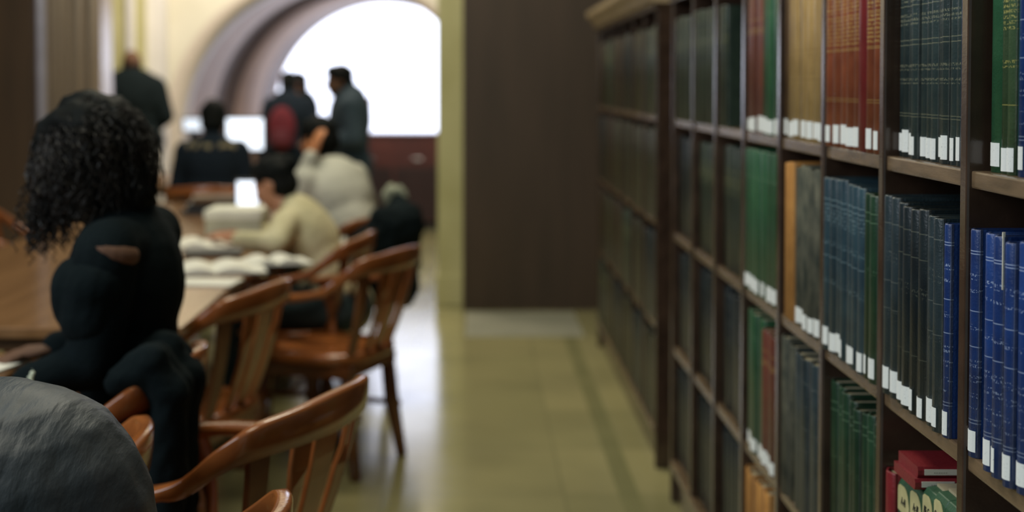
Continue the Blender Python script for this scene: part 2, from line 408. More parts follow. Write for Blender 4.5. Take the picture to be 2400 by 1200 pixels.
def label_text_mat():
    m = mat('spine sticker with print', (206, 208, 204), .6, var=.03)
    N, L = m.node_tree.nodes, m.node_tree.links; B = N['Principled BSDF']
    tc = N.new('ShaderNodeTexCoord'); mp = N.new('ShaderNodeMapping'); mp.inputs['Scale'].default_value = (1, 500, 420); L.new(tc.outputs['Object'], mp.inputs[0])
    n = N.new('ShaderNodeTexNoise'); n.inputs['Scale'].default_value = 1; n.noise_dimensions = '4D'; L.new(mp.outputs[0], n.inputs['Vector'])
    oi = N.new('ShaderNodeObjectInfo'); mu = N.new('ShaderNodeMath'); mu.operation = 'MULTIPLY'; mu.inputs[1].default_value = 50; L.new(oi.outputs['Random'], mu.inputs[0]); L.new(mu.outputs[0], n.inputs['W'])
    cr = N.new('ShaderNodeValToRGB'); cr.color_ramp.elements[0].position = .64; cr.color_ramp.elements[1].position = .72
    cr.color_ramp.elements[0].color = lin((236, 238, 234)); cr.color_ramp.elements[1].color = lin((160, 162, 162))
    L.new(n.outputs['Fac'], cr.inputs[0]); L.new(cr.outputs[0], B.inputs['Base Color']); return m
M_label = label_text_mat()

MC = {}
def bulge_pts(t, wid=1.0, off=0.0, n=7):
    bl = min(.008, t * .24)
    return [(-bl * (1 - a * a) - off, a * t / 2 * wid) for a in [-1 + 2 * i / (n - 1) for i in range(n)]]
def cover_mesh(t, h, d):
    k = ('c', round(t, 3), round(h, 3), d)
    bm = bmesh.new(); o_ = bulge_pts(t); th = .0026
    ring = [(x, y) for x, y in o_] + [(.004, t/2 - .0006), (.008, t/2), (d, t/2), (d, t/2 - th), (.003, t/2 - th)]
    inn = [(x + .0028, y * (t/2 - th) / (t/2)) for x, y in o_][::-1]
    ring += inn + [(.003, -t/2 + th), (d, -t/2 + th), (d, -t/2), (.008, -t/2), (.004, -t/2 + .0006)]
    # headcap dips slightly
    vs0 = [bm.verts.new((x, y, 0)) for x, y in ring]; 
    vsm = [bm.verts.new((x, y, h - .003)) for x, y in ring]
    vs1 = [bm.verts.new((x + (.0008 if x < 0 else 0), y * .99, h)) for x, y in ring]
    for a, b_ in ((vs0, vsm), (vsm, vs1)):
        for i in range(len(ring)):
            j = (i + 1) % len(ring); f = bm.faces.new((a[i], a[j], b_[j], b_[i])); f.smooth = i < 6
    for vs in (vs0[::-1], vs1):
        n = len(o_)
        m_ = len(ring)
        f = bm.faces.new(vs)
    bmesh.ops.triangulate(bm, faces=[f for f in bm.faces if len(f.verts) > 4])
    return mesh(bm, 'book_cover')
def page_mesh(t, h, d):
    bm = bmesh.new(); box(bm, .0045, d - .006, -(t/2 - .003), t/2 - .003, .004, h - .005); return mesh(bm, 'page_block')
def label_mesh(t, z0, lh, wid=.86, sh=0):
    bm = bmesh.new(); o_ = [(x, y + sh) for x, y in bulge_pts(t, wid, .0008)]
    # follow the cover curve
    bl = min(.008, t * .24)
    o_ = [(-bl * (1 - (y / (t/2)) ** 2) - .0008, y) for x, y in o_]
    rs = []
    for z in (z0, z0 + lh): rs.append([(x, y, z) for x, y in o_] + [(x + .0006, y, z) for x, y in o_[::-1]])
    loft(bm, rs); return mesh(bm, 'spine_label')
NB = [0]
def book(kind, x, y, z, t, h, d, lab=None, label='', group='', parts=True, tilt=0, lh=.031, cat='book'):
    key = (kind, round(t, 4), round(h, 3), d)
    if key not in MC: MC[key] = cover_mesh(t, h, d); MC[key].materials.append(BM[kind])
    o = link('book', MC[key]); o.location = (x, y, z); o.rotation_euler = (tilt, 0, 0)
    tag(o, label, cat, group)
    k2 = ('p', round(t, 4), round(h, 3), d)
    if k2 not in MC: MC[k2] = page_mesh(t, h, d)
    if parts: link('page_block', MC[k2], M_page, o)
    if lab is not None:
        wd = random.choice((.62, .72, .80, .88)); me = label_mesh(t, lab, lh * random.uniform(.90, 1.15), wd, (1 - wd) * t / 2 * random.uniform(-.8, .8))
        link('spine_label', me, M_label, o)
    NB[0] += 1
    return o
ORD = ['first', 'second', 'third', 'fourth', 'fifth', 'sixth', 'seventh', 'eighth', 'ninth', 'tenth', 'eleventh', 'twelfth', 'thirteenth', 'fourteenth', 'fifteenth', 'sixteenth']
ROW = ['top shelf', 'second shelf', 'third shelf', 'bottom shelf']
def fill(row, ya, yb, specs, where, group, parts=True, rec=.010, d=.215):
    """ya far divider, yb near divider; books run from the far side (left in the photo) to the near side"""
    y = ya - .014 - .002; ymin = yb + .014 + .001; i = 0
    for sp in specs:
        kind, n, t0, t1, h0, hv = sp[:6]; lab = sp[6] if len(sp) > 6 else True
        if kind == 'gap': y -= t0; continue
        for _ in range(n):
            t = random.uniform(t0, t1); h = h0 + random.uniform(-hv, hv)
            if y - t < ymin:
                if y - ymin > .016: t = y - ymin - .001
                else: return
            xx = X0 + rec + random.uniform(-.003, .005)
            if row == 0: h = min(h, .345)
            book(kind, xx, y - t / 2, ZS[row] + .0003, t - .0008, round(h, 3), d, (random.uniform(.003, .010) if lab else None),
                 f'{kind} book, {ORD[i]} from left, {ROW[row]}, {where}', group, parts)
            y -= t; i += 1
def bayname(i): return ['nearest bay at right edge of near bookcase'][0] if i == 0 else f'{ORD[i]} bay from right of near bookcase'
CELL = {
 (0,0): [('gap',0,.012,0,0,0), ('leaf green',1,.045,.046,.335,0), ('olive green',2,.024,.026,.335,.002), ('teal',1,.008,.009,.33,0,False), ('royal blue',9,.026,.030,.332,.002)],
 (0,1): [('slate green',11,.0262,.0285,.335,.001), ('navy',1,.026,.026,.336,0,False), ('slate green',1,.03,.03,.334,0)],
 (0,2): [('rust red',5,.042,.05,.33,.002), ('crimson',1,.055,.055,.33,0,False), ('rust red',2,.034,.04,.33,.001)],
 (0,3): [('brown',1,.045,.045,.33,0), ('tan',6,.05,.056,.335,.002)],
 (0,4): [('red brown',3,.06,.066,.325,.004), ('leaf green',3,.055,.06,.33,.002)],
 (0,5): [('grey green',2,.05,.055,.33,.004,False)],
 (0,6): [('grey green',7,.045,.055,.33,.006,False)],
 (0,7): [('grey green',7,.045,.055,.33,.006,False)],
 (1,0): [('royal blue',1,.03,.03,.308,0), ('gap',0,.040,0,0,0), ('royal blue',2,.030,.034,.310,.001), ('gap',0,.012,0,0,0), ('royal blue',9,.028,.032,.308,.002)],
 (1,1): [('charcoal',2,.032,.036,.322,.003), ('black',4,.034,.038,.315,.003), ('charcoal',2,.033,.038,.312,.002), ('gap',0,.006,0,0,0), ('royal blue',1,.024,.024,.305,0)],
 (1,2): [('slate blue',7,.034,.042,.325,.004), ('dark green',2,.036,.04,.318,.002), ('slate green',2,.03,.034,.316,.002)],
 (1,3): [('gap',0,.02,0,0,0), ('ochre',2,.045,.055,.335,.003,False), ('worn grey',5,.04,.05,.33,.006)],
 (1,4): [('leaf green',1,.06,.06,.345,.0), ('leaf green',5,.055,.06,.345,.001)],
 (1,5): [('grey green',6,.052,.062,.335,.005,False)],
 (1,6): [('grey green',6,.052,.062,.325,.008,False)],
 (1,7): [('black',6,.052,.065,.325,.008,False)],
 (2,2): [('dark green',3,.042,.048,.322,.002,False), ('dark green',6,.034,.040,.310,.006,False)],
 (2,3): [('gap',0,.015,0,0,0), ('worn grey',2,.045,.06,.335,.008,False), ('charcoal',3,.06,.07,.325,.004,False), ('worn grey',2,.04,.05,.31,.01)],
 (2,4): [('gap',0,.02,0,0,0), ('leaf green',3,.06,.065,.335,.004), ('red brown',3,.045,.055,.315,.004)],
 (2,5): [('black',6,.052,.065,.325,.008,False)],
 (2,6): [('black',6,.052,.065,.325,.008,False)],
 (2,7): [('black',6,.052,.065,.325,.008,False)],
 (3,3): [('ochre',3,.045,.06,.32,.004,False), ('worn grey',3,.045,.055,.32,.004,False)],
 (3,4): [('ochre',5,.05,.065,.325,.004,False)],
 (3,5): [('black',6,.055,.065,.325,.008,False)],
 (3,6): [('black',6,.055,.065,.325,.008,False)],
 (3,7): [('black',6,.055,.065,.325,.008,False)],
}
REC = {(0,0): .026, (0,1): .024, (0,2): .008, (0,3): .012, **{(a, b): .026 for a in (1, 2, 3) for b in (5, 6, 7)}, (1,0): .004, (1,1): .006, (1,2): .005, (1,3): .012, (2,2): .020, (2,3): .010}
for (r, b_), spec in CELL.items():
    random.seed(100 + r * 20 + b_)
    yb, ya = YN[b_ + 1], YN[b_ + 2]
    fill(r, ya, yb, spec, bayname(b_), f'books on the {ROW[r]} of the near bookcase', rec=REC.get((r, b_), .010))
for r in range(4):
    for b_ in range(len(YF) - 1):
        random.seed(500 + r * 20 + b_)
        yb, ya = YF[b_], YF[b_ + 1]
        k = random.choice(['dark olive', 'dark brown', 'dark olive', 'grey green', 'black'])
        fill(r, ya, yb, [(k, 5, .066, .076, .325, .012, False)], f'{ORD[b_]} bay of far bookcase', f'books on the {ROW[r]} of the far bookcase', parts=False)

# white slip sticking up between the blue books
yy = 1.775
sl = mbox('paper_slip', X0 + .0005, X0 + .0035, yy - .0015, yy + .0015, ZS[1] + .243, ZS[1] + .316, M_paper); tag(sl, 'thin white paper slip sticking up between blue books', 'paper slip')

# third shelf, second bay: a red folder, green box files with cream tags, two red volumes lying on them
z3 = ZS[2] + .0003; ya = 2.31 - .014; yb = 1.92 + .014
M_redc = mat('red buckram', (116, 30, 38), .4, scale=20, c2=(132, 38, 44), bump=.15, bscale=200)
M_greenf = mat('green box board', (36, 72, 50), .5, scale=12, c2=(48, 88, 62), bump=.1, bscale=200)
def text_part(txt, size, mw, parent, name='tag_writing', m=M_ink, squeeze=1.0):
    cu = bpy.data.curves.new(name, 'FONT'); cu.body = txt; cu.size = size; cu.extrude = .0003; cu.align_x = 'CENTER'; cu.align_y = 'CENTER'; cu.shear = .3
    tmp = bpy.data.objects.new('tmp', cu); C.objects.link(tmp)
    me = bpy.data.meshes.new_from_object(tmp.evaluated_get(bpy.context.evaluated_depsgraph_get()))
    bpy.data.objects.remove(tmp)
    me.materials.clear(); me.transform(mw @ Matrix.Diagonal((squeeze, 1, 1, 1)))
    return link(name, me, m, parent)
# writing faces -X: text x axis -> -Y, text y axis -> +Z
FACE = Matrix(((0, 0, -1, 0), (-1, 0, 0, 0), (0, 1, 0, 0), (0, 0, 0, 1)))
o = book('crimson', X0 + .012, ya - .024, z3, .044, .258, .22, None, 'thick red folder standing at the far end beside green box files', 'folders on the third shelf', cat='folder')
o.name = 'red_folder'; MC.pop(('crimson', .044, .258, .22), None)
o.data.materials[0] = M_redc
tags = ['A-Al', 'Ar-Bl', 'Bli-Can', 'Can-Col', '', '']
y = ya - .046
for i, (t, h) in enumerate(((.062, .256), (.060, .264), (.052, .276), (.048, .284), (.034, .284), (.030, .284))):
    y -= t + .001
    if y < yb: break
    root = empty('green_box_file', (X0 + .016, y + t/2, z3))
    bm = bmesh.new()
    # slanted upper edge like a cut corner box
    prof = [(0, 0), (0, h - .012), (.006, h - .002), (.02, h), (.2, h - .01), (.2, 0)]
    loft(bm, [[(px_, yy_, pz) for px_, pz in prof] for yy_ in (-t/2, t/2)])
    bmesh.ops.bevel(bm, geom=bm.edges[:], offset=.0012, segments=1, affect='EDGES')
    link('box_body', mesh(bm), M_greenf, root)
    if tags[i]:
      bm = bmesh.new(); pts = [(-t*.46, h-.054), (-t*.46, h-.036), (-t*.34, h-.020), (-t*.20, h-.012), (-t*.05, h-.009), (t*.30, h-.010), (t*.44, h-.014), (t*.46, h-.020), (t*.46, h-.052)]
      loft(bm, [[(xx_, a_, b2) for a_, b2 in pts] for xx_ in (-.0012, -.0002)])
      tg = link('cream_tag', mesh(bm), M_tag, root)
      mw = Matrix.Translation((-.0016, 0, h - .034)) @ FACE
      text_part(tags[i], .019, mw, tg, squeeze=.62)
    bm = bmesh.new(); box(bm, .02, .19, -t/2 + .004, t/2 - .004, h - .012, h + .004); link('papers', mesh(bm), M_page, root)
    tag(root, f'green box file with cream tag, {ORD[i]} from left, on the third shelf', 'box file', 'green box files on the third shelf')
zt = z3 + .2685
for i in range(2):
    h = .0165
    root = empty('red_folder', (X0 + .004 + i * .006, 2.128 + i * .006, zt))
    bm = bmesh.new(); prof = [(0, 0), (-.003, h * .3), (-.003, h * .7), (0, h), (.105 - i * .01, h), (.105 - i * .01, 0)]
    loft(bm, [[(s_, a_, b2) for a_, b2 in prof] for s_ in (0, .25)])
    link('cover', mesh(bm), M_redc, root)
    bm = bmesh.new(); box(bm, .010, .060, -.0036, -.0024, h * .26, h * .78); lb = link('spine_label', mesh(bm), M_paper, root)
    text_part('- - - - - -', .006, Matrix.Translation((.034, -.0038, h * .5)) @ Matrix.Rotation(R(90), 4, 'X'), lb, 'label_print')
    tag(root, f'red folder lying flat over the green box files, {["lower", "upper"][i]} of two', 'folder', 'folders on the third shelf')
    zt += h + .0006
# reddish volume at the bottom of the right bay
o = book('red brown', X0 + .02, 1.86, ZS[2] + .0003, .05, .262, .215, None, 'red brown book at the bottom right corner, third shelf, nearest bay', 'books on the third shelf of the near bookcase')
for i in range(4):
    book('red brown' if i % 2 else 'crimson', X0 + .02, 1.81 - i * .05, ZS[2] + .0003, .045, .255, .215, None, f'low dark red book, {ORD[i + 1]} from left, third shelf, nearest bay', 'books on the third shelf of the near bookcase')

# ------------------------------------------------------------------ chairs
def rail_mesh():
    """horseshoe rail: arms sweep back and up into a tall crest"""
    half = [(.235, .20, .655), (.262, .10, .665), (.268, -.02, .672), (.268, -.12, .700), (.264, -.19, .758), (.240, -.25, .800), (.13, -.288, .814), (0, -.300, .820)]
    P = catmull(half + [(-x, y, z) for x, y, z in half[-2::-1]], 6)
    n = len(P); rings = []
    for i, p in enumerate(P):
        t = (P[min(i+1, n-1)] - P[max(i-1, 0)]); t.z = 0; t.normalize()
        out = Vector((t.y, -t.x, 0)) * -1
        u = abs(i / (n - 1) * 2 - 1)           # 1 at arm tips, 0 at crest centre
        wd = .026 + .020 * max(0, (u - .45) / .55) if u > .45 else .024   # half width of arm flat
        wd = .022 if u < .5 else .022 + .020 * min(1, (u - .5) / .35)
        if u > .97: wd *= .7
        ht = .013 + .026 * max(0, 1 - u / .62) ** .7
        lean = .25 * max(0, 1 - u / .6)
        top = p + Vector((0, 0, 0)); bot = p - Vector((0, 0, ht * 2))
        def q(a, z): return p + out * a + Vector((0, 0, z)) + out * (-lean * (-z) * -1 * 0)
        h2 = ht * 2
        k = wd if u > .5 else wd * .62
        rings.append([q(-k * .7, 0), q(k * .7, 0), q(k, -.006), q(k * .9, -h2 * .6), q(k * .6, -h2), q(-k * .6, -h2), q(-k * .9, -h2 * .6), q(-k, -.006)])
    bm = bmesh.new(); loft(bm, rings); return mesh(bm, 'rail')
def slat(bm, top, bot, w0, w1, th=.012, bow=.02):
    pts = []
    n = 8; rings = []
    top = Vector(top); bot = Vector(bot)
    for i in range(n + 1):
        t = i / n; p = bot.lerp(top, t); p.y -= math.sin(t * math.pi) * bow * -1
        w_ = w1 + (w0 - w1) * t
        side = Vector((1, 0, 0)); nrm = Vector((0, 1, 0))
        if abs(p.x) > .1: side = Vector((1, .35 * (-1 if p.x < 0 else 1) * -1 * -1, 0)).normalized(); nrm = Vector((-side.y, side.x, 0))
        rings.append([p - side*w_/2 - nrm*th/2, p + side*w_/2 - nrm*th/2, p + side*w_/2 + nrm*th/2, p - side*w_/2 + nrm*th/2])
    loft(bm, rings)
    bmesh.ops.bevel(bm, geom=bm.edges[:], offset=.002, segments=1, affect='EDGES')
def make_chair():
    t = empty('armchair', (0, 0, 0))
    # saddle seat
    bm = bmesh.new(); rings = []
    N_ = 28
    def outline(s, z):
        r = []
        for k in range(N_):
            a = 2 * math.pi * k / N_
            ca, sa = math.cos(a), math.sin(a)
            x = math.copysign(abs(ca) ** .55, ca) * (.235 if sa > 0 else .235 - .03 * abs(sa)); y = math.copysign(abs(sa) ** .6, sa) * .22
            r.append((x * s, y * s, z))
        return r
    rings = [outline(.90, .405), outline(.97, .412), outline(1, .428), outline(.985, .444), outline(.93, .450), outline(.70, .440), outline(.40, .434), outline(.12, .436)]
    loft(bm, rings); link('seat', mesh(bm), M_oak, t, smooth=True)
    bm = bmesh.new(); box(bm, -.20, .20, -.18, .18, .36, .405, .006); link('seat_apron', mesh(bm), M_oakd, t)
    link('arm_rail', rail_mesh(), M_oak, t, smooth=True)
    for x, tx in ((0, 0), (-.085, -.105), (.085, .105)):
        bm = bmesh.new(); slat(bm, (tx, -.288, .775), (x, -.190, .44), .105 if x == 0 else .05, .07 if x == 0 else .036, bow=-.012); link('back_slat', mesh(bm), M_oak, t)
    for s in (-1, 1):
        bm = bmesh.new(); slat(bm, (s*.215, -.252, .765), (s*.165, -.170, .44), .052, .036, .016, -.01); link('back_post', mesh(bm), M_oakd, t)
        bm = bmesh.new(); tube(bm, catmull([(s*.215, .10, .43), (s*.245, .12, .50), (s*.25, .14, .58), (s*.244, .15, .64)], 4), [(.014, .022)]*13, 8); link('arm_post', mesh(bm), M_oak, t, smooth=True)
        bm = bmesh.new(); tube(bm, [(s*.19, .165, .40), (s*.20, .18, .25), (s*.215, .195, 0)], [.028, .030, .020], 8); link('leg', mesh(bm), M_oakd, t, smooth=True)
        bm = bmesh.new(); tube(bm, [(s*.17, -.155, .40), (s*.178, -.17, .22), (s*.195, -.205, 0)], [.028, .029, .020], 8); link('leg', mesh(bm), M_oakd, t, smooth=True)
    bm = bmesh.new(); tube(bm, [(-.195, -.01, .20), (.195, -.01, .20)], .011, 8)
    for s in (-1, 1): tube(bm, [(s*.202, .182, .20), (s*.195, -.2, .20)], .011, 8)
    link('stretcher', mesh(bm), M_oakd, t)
    return t
proto = make_chair(); used = [False]
def place_chair(x, y, face, label, z=0):
    """face: direction angle of the sitter in degrees, 90 = away from the camera, 180 = to the left"""
    o = proto if not used[0] else copy_tree(proto); used[0] = True
    o.location = (x, y, z); o.rotation_euler = (0, 0, R(face - 90)); tag(o, label, 'chair', 'oak library armchairs')
    return o
place_chair(-.58, 1.93, 172, 'varnished oak armchair at bottom centre, its rounded rail tip just showing below the others')
place_chair(-.87, 2.36, 182, 'varnished oak armchair half hidden behind the grey jacket')
place_chair(-.555, 2.83, 160, 'empty oak armchair in the foreground with tall slatted back toward the aisle')
place_chair(-.93, 3.15, 176, 'oak armchair under the curly haired woman in black')
place_chair(-.90, 4.28, 165, 'empty oak armchair tucked against the right edge of the long table')
place_chair(-.54, 5.24, 158, 'empty oak armchair pulled out onto the pale aisle floor')
place_chair(-.72, 5.70, 172, 'oak armchair under the person in the cream knit')
place_chair(-.66, 6.62, 150, 'oak armchair with black coats hung over it, under the pale grey shirt')
place_chair(-2.10, 6.75, 5, 'orange oak armchair at the far left edge across the table')
place_chair(-1.57, 8.55, 92, 'oak armchair under the man in the navy coat')

# ------------------------------------------------------------------ tables
def table(x0, x1, y0, y1, label):
    cx, cy = (x0+x1)/2, (y0+y1)/2
    t = empty('reading_table', (cx, cy, 0)); tag(t, label, 'table')
    a, b2 = (x1-x0)/2, (y1-y0)/2
    bm = bmesh.new(); box(bm, -a, a, -b2, b2, .730, .762, .006); link('tabletop', mesh(bm), M_table, t)
    bm = bmesh.new()
    for s in (-1, 1):
        box(bm, s*(a-.06)-.012, s*(a-.06)+.012, -b2+.05, b2-.05, .69, .731); box(bm, -a+.05, a-.05, s*(b2-.06)-.012, s*(b2-.06)+.012, .69, .731)
    link('apron', mesh(bm), M_tabledge, t)
    for sx in (-1, 1):
        for sy in (-1, 1):
            bm = bmesh.new(); X_, Y_ = sx*(a-.30), sy*(b2-.22)
            tube(bm, [(X_, Y_, .692), (X_, Y_, .62), (X_, Y_, .55), (X_, Y_, .12), (X_, Y_, .06), (X_, Y_, 0)], [.045, .05, .032, .036, .05, .045], 12)
            link('leg', mesh(bm), M_tabledge, t, smooth=True)
    return t
table(-1.92, -.79, 3.78, 7.75, 'long polished oak reading table behind the curly haired woman')
table(-2.6, -1.06, 1.2, 3.42, 'near reading table mostly hidden by the grey jacket at lower left')
table(-2.45, -1.15, 9.15, 10.3, 'far reading table behind the man in the navy coat')

# things on the tables
def slab(name, c, sx, sy, sz, rz, m, label, cat, group=None, bev=.002):
    bm = bmesh.new(); box(bm, -sx/2, sx/2, -sy/2, sy/2, 0, sz, bev); o = link(name, mesh(bm), m); o.location = c; o.rotation_euler = (0, 0, rz); tag(o, label, cat, group); return o
TZ = .7625
p = at(585, 556, 6.0)
bx = empty('archive_box', (p.x - .04, 5.95, TZ)); tag(bx, 'pale grey lidded archive box standing on the long table', 'box')
bm = bmesh.new(); box(bm, -.115, .115, -.13, .13, 0, .095, .003); link('box_body', mesh(bm), mat('grey box board', (172, 168, 146), .8), bx)
bm = bmesh.new(); box(bm, -.12, .12, -.135, .135, .095, .132, .003); link('lid', mesh(bm), mat('pale box lid', (222, 218, 200), .7), bx)
def open_book(px, Y, rz, label, s=1.0, m=M_paper):
    p = at(px, 600, Y)
    root = empty('open_book', (p.x, Y, TZ), rz); tag(root, label, 'open book', 'open books and papers on the long table')
    for sgn in (-1, 1):
        bm = bmesh.new(); n = 8; prof = []
        for k in range(n + 1):
            u = k / n; prof.append((sgn * u * .16 * s, .006 + .022 * math.sin(min(1, u * 1.4) * math.pi) * (1 - u * .5)))
        pr = prof + [(sgn * .16 * s, .002), (0, .002)]
        loft(bm, [[(a_, yy_, zz) for a_, zz in pr] for yy_ in (-.12 * s, .12 * s)]); link('page_block', mesh(bm), m, root)
    bm = bmesh.new(); box(bm, -.165*s, .165*s, -.125*s, .125*s, 0, .002); link('cover', mesh(bm), BM['black'], root)
open_book(500, 4.95, R(14), 'white open book nearest the curly haired woman on the long table', 1.1)
open_book(455, 5.7, R(-10), 'second open book lying left of the archive box', 1.0)
open_book(640, 5.15, R(20), 'open book in front of the person in the cream knit', .8)
slab('dark_laptop', (at(500, 575, 5.4).x, 5.40, TZ), .22, .16, .018, R(8), mat('dark grey plastic', (48, 50, 50), .4), 'closed dark laptop lying between the open books on the long table', 'laptop')
slab('paper_stack', (at(470, 600, 4.6).x, 4.62, TZ), .24, .16, .006, R(-6), M_paper, 'loose white sheets by the right edge of the long table', 'papers')
# stack of books on the far part of the table, brown and dark
for i, (m_, l_) in enumerate(((BM['dark brown'], 'lower'), (BM['black'], 'middle'), (BM['brown'], 'upper'))):
    slab('closed_book', (at(500, 510, 7.0).x + .01 * i, 7.1, TZ + .0304 * i), .32 - .02 * i, .22, .03, R(5 * i), m_, f'{l_} book of the dark pile lying before the man in navy', 'book', 'dark book pile on the long table')
# added glowing panels in place of window light and a bright background gap
def glow_panel(name, px0, px1, py0, py1, Y, label, cat, base=TZ, rz=0, s=1.0):
    a = at(px0, py1, Y); b2 = at(px1, py0, Y); cx = (a.x + b2.x) / 2; w_ = (b2.x - a.x); h_ = b2.z - a.z; zb = a.z - base
    root = empty(name, (cx, Y, base), rz); tag(root, label, cat)
    bm = bmesh.new(); box(bm, -w_/2 - .012, w_/2 + .012, 0, .022, zb - .012, zb + h_ + .012, .004); hs = link('glow_panel_back', mesh(bm), M_ink, root)
    bm = bmesh.new(); box(bm, -w_/2, w_/2, -.002, -.0003, zb, zb + h_); link('glow_panel', mesh(bm), emit('added panel glow', (226, 234, 244), 2.2 * s), root)
    bm = bmesh.new(); box(bm, -.03, .03, .022, .04, 0, zb + .02); box(bm, -.10, .10, -.06, .09, 0, .012, .003); link('stand', mesh(bm), M_ink, root)  # foot of the added glow panel
glow_panel('window_glow_panel', 532, 616, 278, 350, 9.6, 'added glowing panel for window light right of the man in navy', 'window glow')
glow_panel('window_glow_panel', 430, 474, 278, 306, 9.9, 'small added panel for pale blue window light left of the man in navy', 'window glow', s=.6)
glow_panel('gap_glow_panel', 556, 604, 425, 486, 6.9, 'added bright panel for the white background gap behind the archive box', 'gap glow')
# picture card standing by the jacket, papers on the near table
def card():
    root = empty('picture_card', (-1.13, 3.0, TZ), R(20))
    bm = bmesh.new(); m1 = Matrix.Rotation(R(-28), 4, 'Y')
    box(bm, -.035, .035, -.003, .003, 0, .085, .001); me = mesh(bm); me.transform(Matrix.Rotation(R(-24), 4, 'Y') @ Matrix.Identity(4)); me.transform(Matrix.Translation((0, 0, .0145)))
    link('cover', me, mat('pale card edge', (176, 168, 148), .6), root)
    bm = bmesh.new(); box(bm, -.029, .029, -.0045, -.0031, .006, .078); me = mesh(bm); me.transform(Matrix.Rotation(R(-24), 4, 'Y')); me.transform(Matrix.Translation((0, 0, .0145)))
    link('picture', me, mat('blue and gold print', (20, 60, 110), .4, scale=40, c2=(190, 140, 60)), root)
    tag(root, 'small booklet with blue and gold cover propped beside the grey jacket', 'booklet')
card()
slab('paper_stack', (-1.17, 3.2, TZ), .2, .26, .008, R(-12), M_paper, 'white papers on the near table under the woman\'s hand', 'papers')

# dark wooden bench and cabinet under the window
def cab():
    x0 = at(700, 300, 13.6).x; x1 = at(1034, 300, 13.6).x; zt = at(900, 312, 13.6).z
    t = empty('low_cabinet', ((x0+x1)/2, 13.8, 0)); a = (x1-x0)/2
    M_mah = mat('mahogany', (70, 36, 36), .4, scale=4, c2=(92, 48, 44))
    bm = bmesh.new(); box(bm, -a, a, -.2, .2, .08, zt - .03, .005); link('carcass', mesh(bm), M_mah, t)
    bm = bmesh.new(); box(bm, -a-.02, a+.02, -.23, .22, zt - .03, zt, .005); link('worktop', mesh(bm), M_mah, t)
    bm = bmesh.new(); box(bm, -a+.02, a-.02, -.17, .18, 0, .08); link('plinth', mesh(bm), M_ink, t)
    for k in range(3):
        bm = bmesh.new(); x = -a + (k + .5) * 2 * a / 3; w_ = a / 3 - .015
        box(bm, x-w_, x+w_, -.215, -.2005, .62, zt - .05, .003); d = link('drawer', mesh(bm), M_mah, t)
        bm = bmesh.new(); box(bm, x-.05, x+.05, -.235, -.2155, .68, .70, .003); link('handle', mesh(bm), M_metal, d)
        bm = bmesh.new(); box(bm, x-w_, x+w_, -.215, -.2005, .10, .60, .003); link('door', mesh(bm), mat('mahogany dark', (44, 26, 28), .4), t)
    tag(t, 'long low mahogany cabinet with drawers below the arched window', 'cabinet')
cab()
p0 = at(856, 240, 13.0)
root = empty('wooden_post', (p0.x, 13.0, 0)); tag(root, 'reddish brown wooden sign stand behind the standing man in slate', 'sign stand')
bm = bmesh.new(); box(bm, -.055, .055, -.012, .012, 1.05, at(856, 228, 13).z, .003); link('panel', mesh(bm), mat('red brown panel', (112, 70, 66), .6), root)
bm = bmesh.new(); tube(bm, [(0, .02, 0.02), (0, .02, 1.1)], .016); link('pole', mesh(bm), M_ink, root)
bm = bmesh.new(); tube(bm, [(0, .02, 0), (0, .02, .02)], .14, 20); link('base', mesh(bm), M_ink, root)
bpy.data.objects['wooden_post'].name = 'sign_stand'

# ------------------------------------------------------------------ people
def cap_shape(bm, p0, r0, p1, r1, seg=14):
    p0, p1 = Vector(p0), Vector(p1); ax = (p1 - p0); L_ = ax.length
    if L_ < 1e-5: return
    ax.normalize(); a = ax.orthogonal().normalized(); b2 = ax.cross(a); rings = []
    n = 5
    prof = [(-math.cos(k * math.pi / 2 / n) * r0, math.sin(k * math.pi / 2 / n) * r0 + 1e-4) for k in range(n + 1)]
    prof += [(L_ + math.sin(k * math.pi / 2 / n) * r1, math.cos(k * math.pi / 2 / n) * r1 + 1e-4) for k in range(n + 1)]
    for z, r in prof: rings.append([p0 + ax * z + (a * math.cos(q * 2 * math.pi / seg) + b2 * math.sin(q * 2 * math.pi / seg)) * r for q in range(seg)])
    loft(bm, rings)
def ell(bm, c, rad, M3=None, seg=18):
    m = Matrix.Translation(Vector(c)) @ ((M3.to_4x4()) if M3 else Matrix.Identity(4)) @ Matrix.Diagonal((*rad, 1))
    bmesh.ops.create_uvsphere(bm, u_segments=seg, v_segments=12, radius=1, matrix=m)
def fused(name, bm, m, parent, voxel=.010, smooth=4, disp=0, dscale=8):
    """union of the shapes as one continuous skin"""
    me = mesh(bm, name); tmp = bpy.data.objects.new('tmp', me); C.objects.link(tmp)
    md = tmp.modifiers.new('r', 'REMESH'); md.mode = 'VOXEL'; md.voxel_size = voxel
    if smooth: ms = tmp.modifiers.new('s', 'SMOOTH'); ms.iterations = smooth; ms.factor = .5
    bpy.context.view_layer.update()
    me2 = bpy.data.meshes.new_from_object(tmp.evaluated_get(bpy.context.evaluated_depsgraph_get()))
    bpy.data.objects.remove(tmp)
    if disp:
        nv = [v.normal.copy() for v in me2.vertices]
        for v, nn in zip(me2.vertices, nv):
            v.co += nn * (noise.fractal(v.co * dscale, .9, 2.0, 4) * disp)
    me2.materials.clear()
    o = link(name, me2, m, None, smooth=True)
    o.parent = parent
    if parent is not None: o.matrix_parent_inverse = Matrix.Translation(parent.location).inverted()
    return o
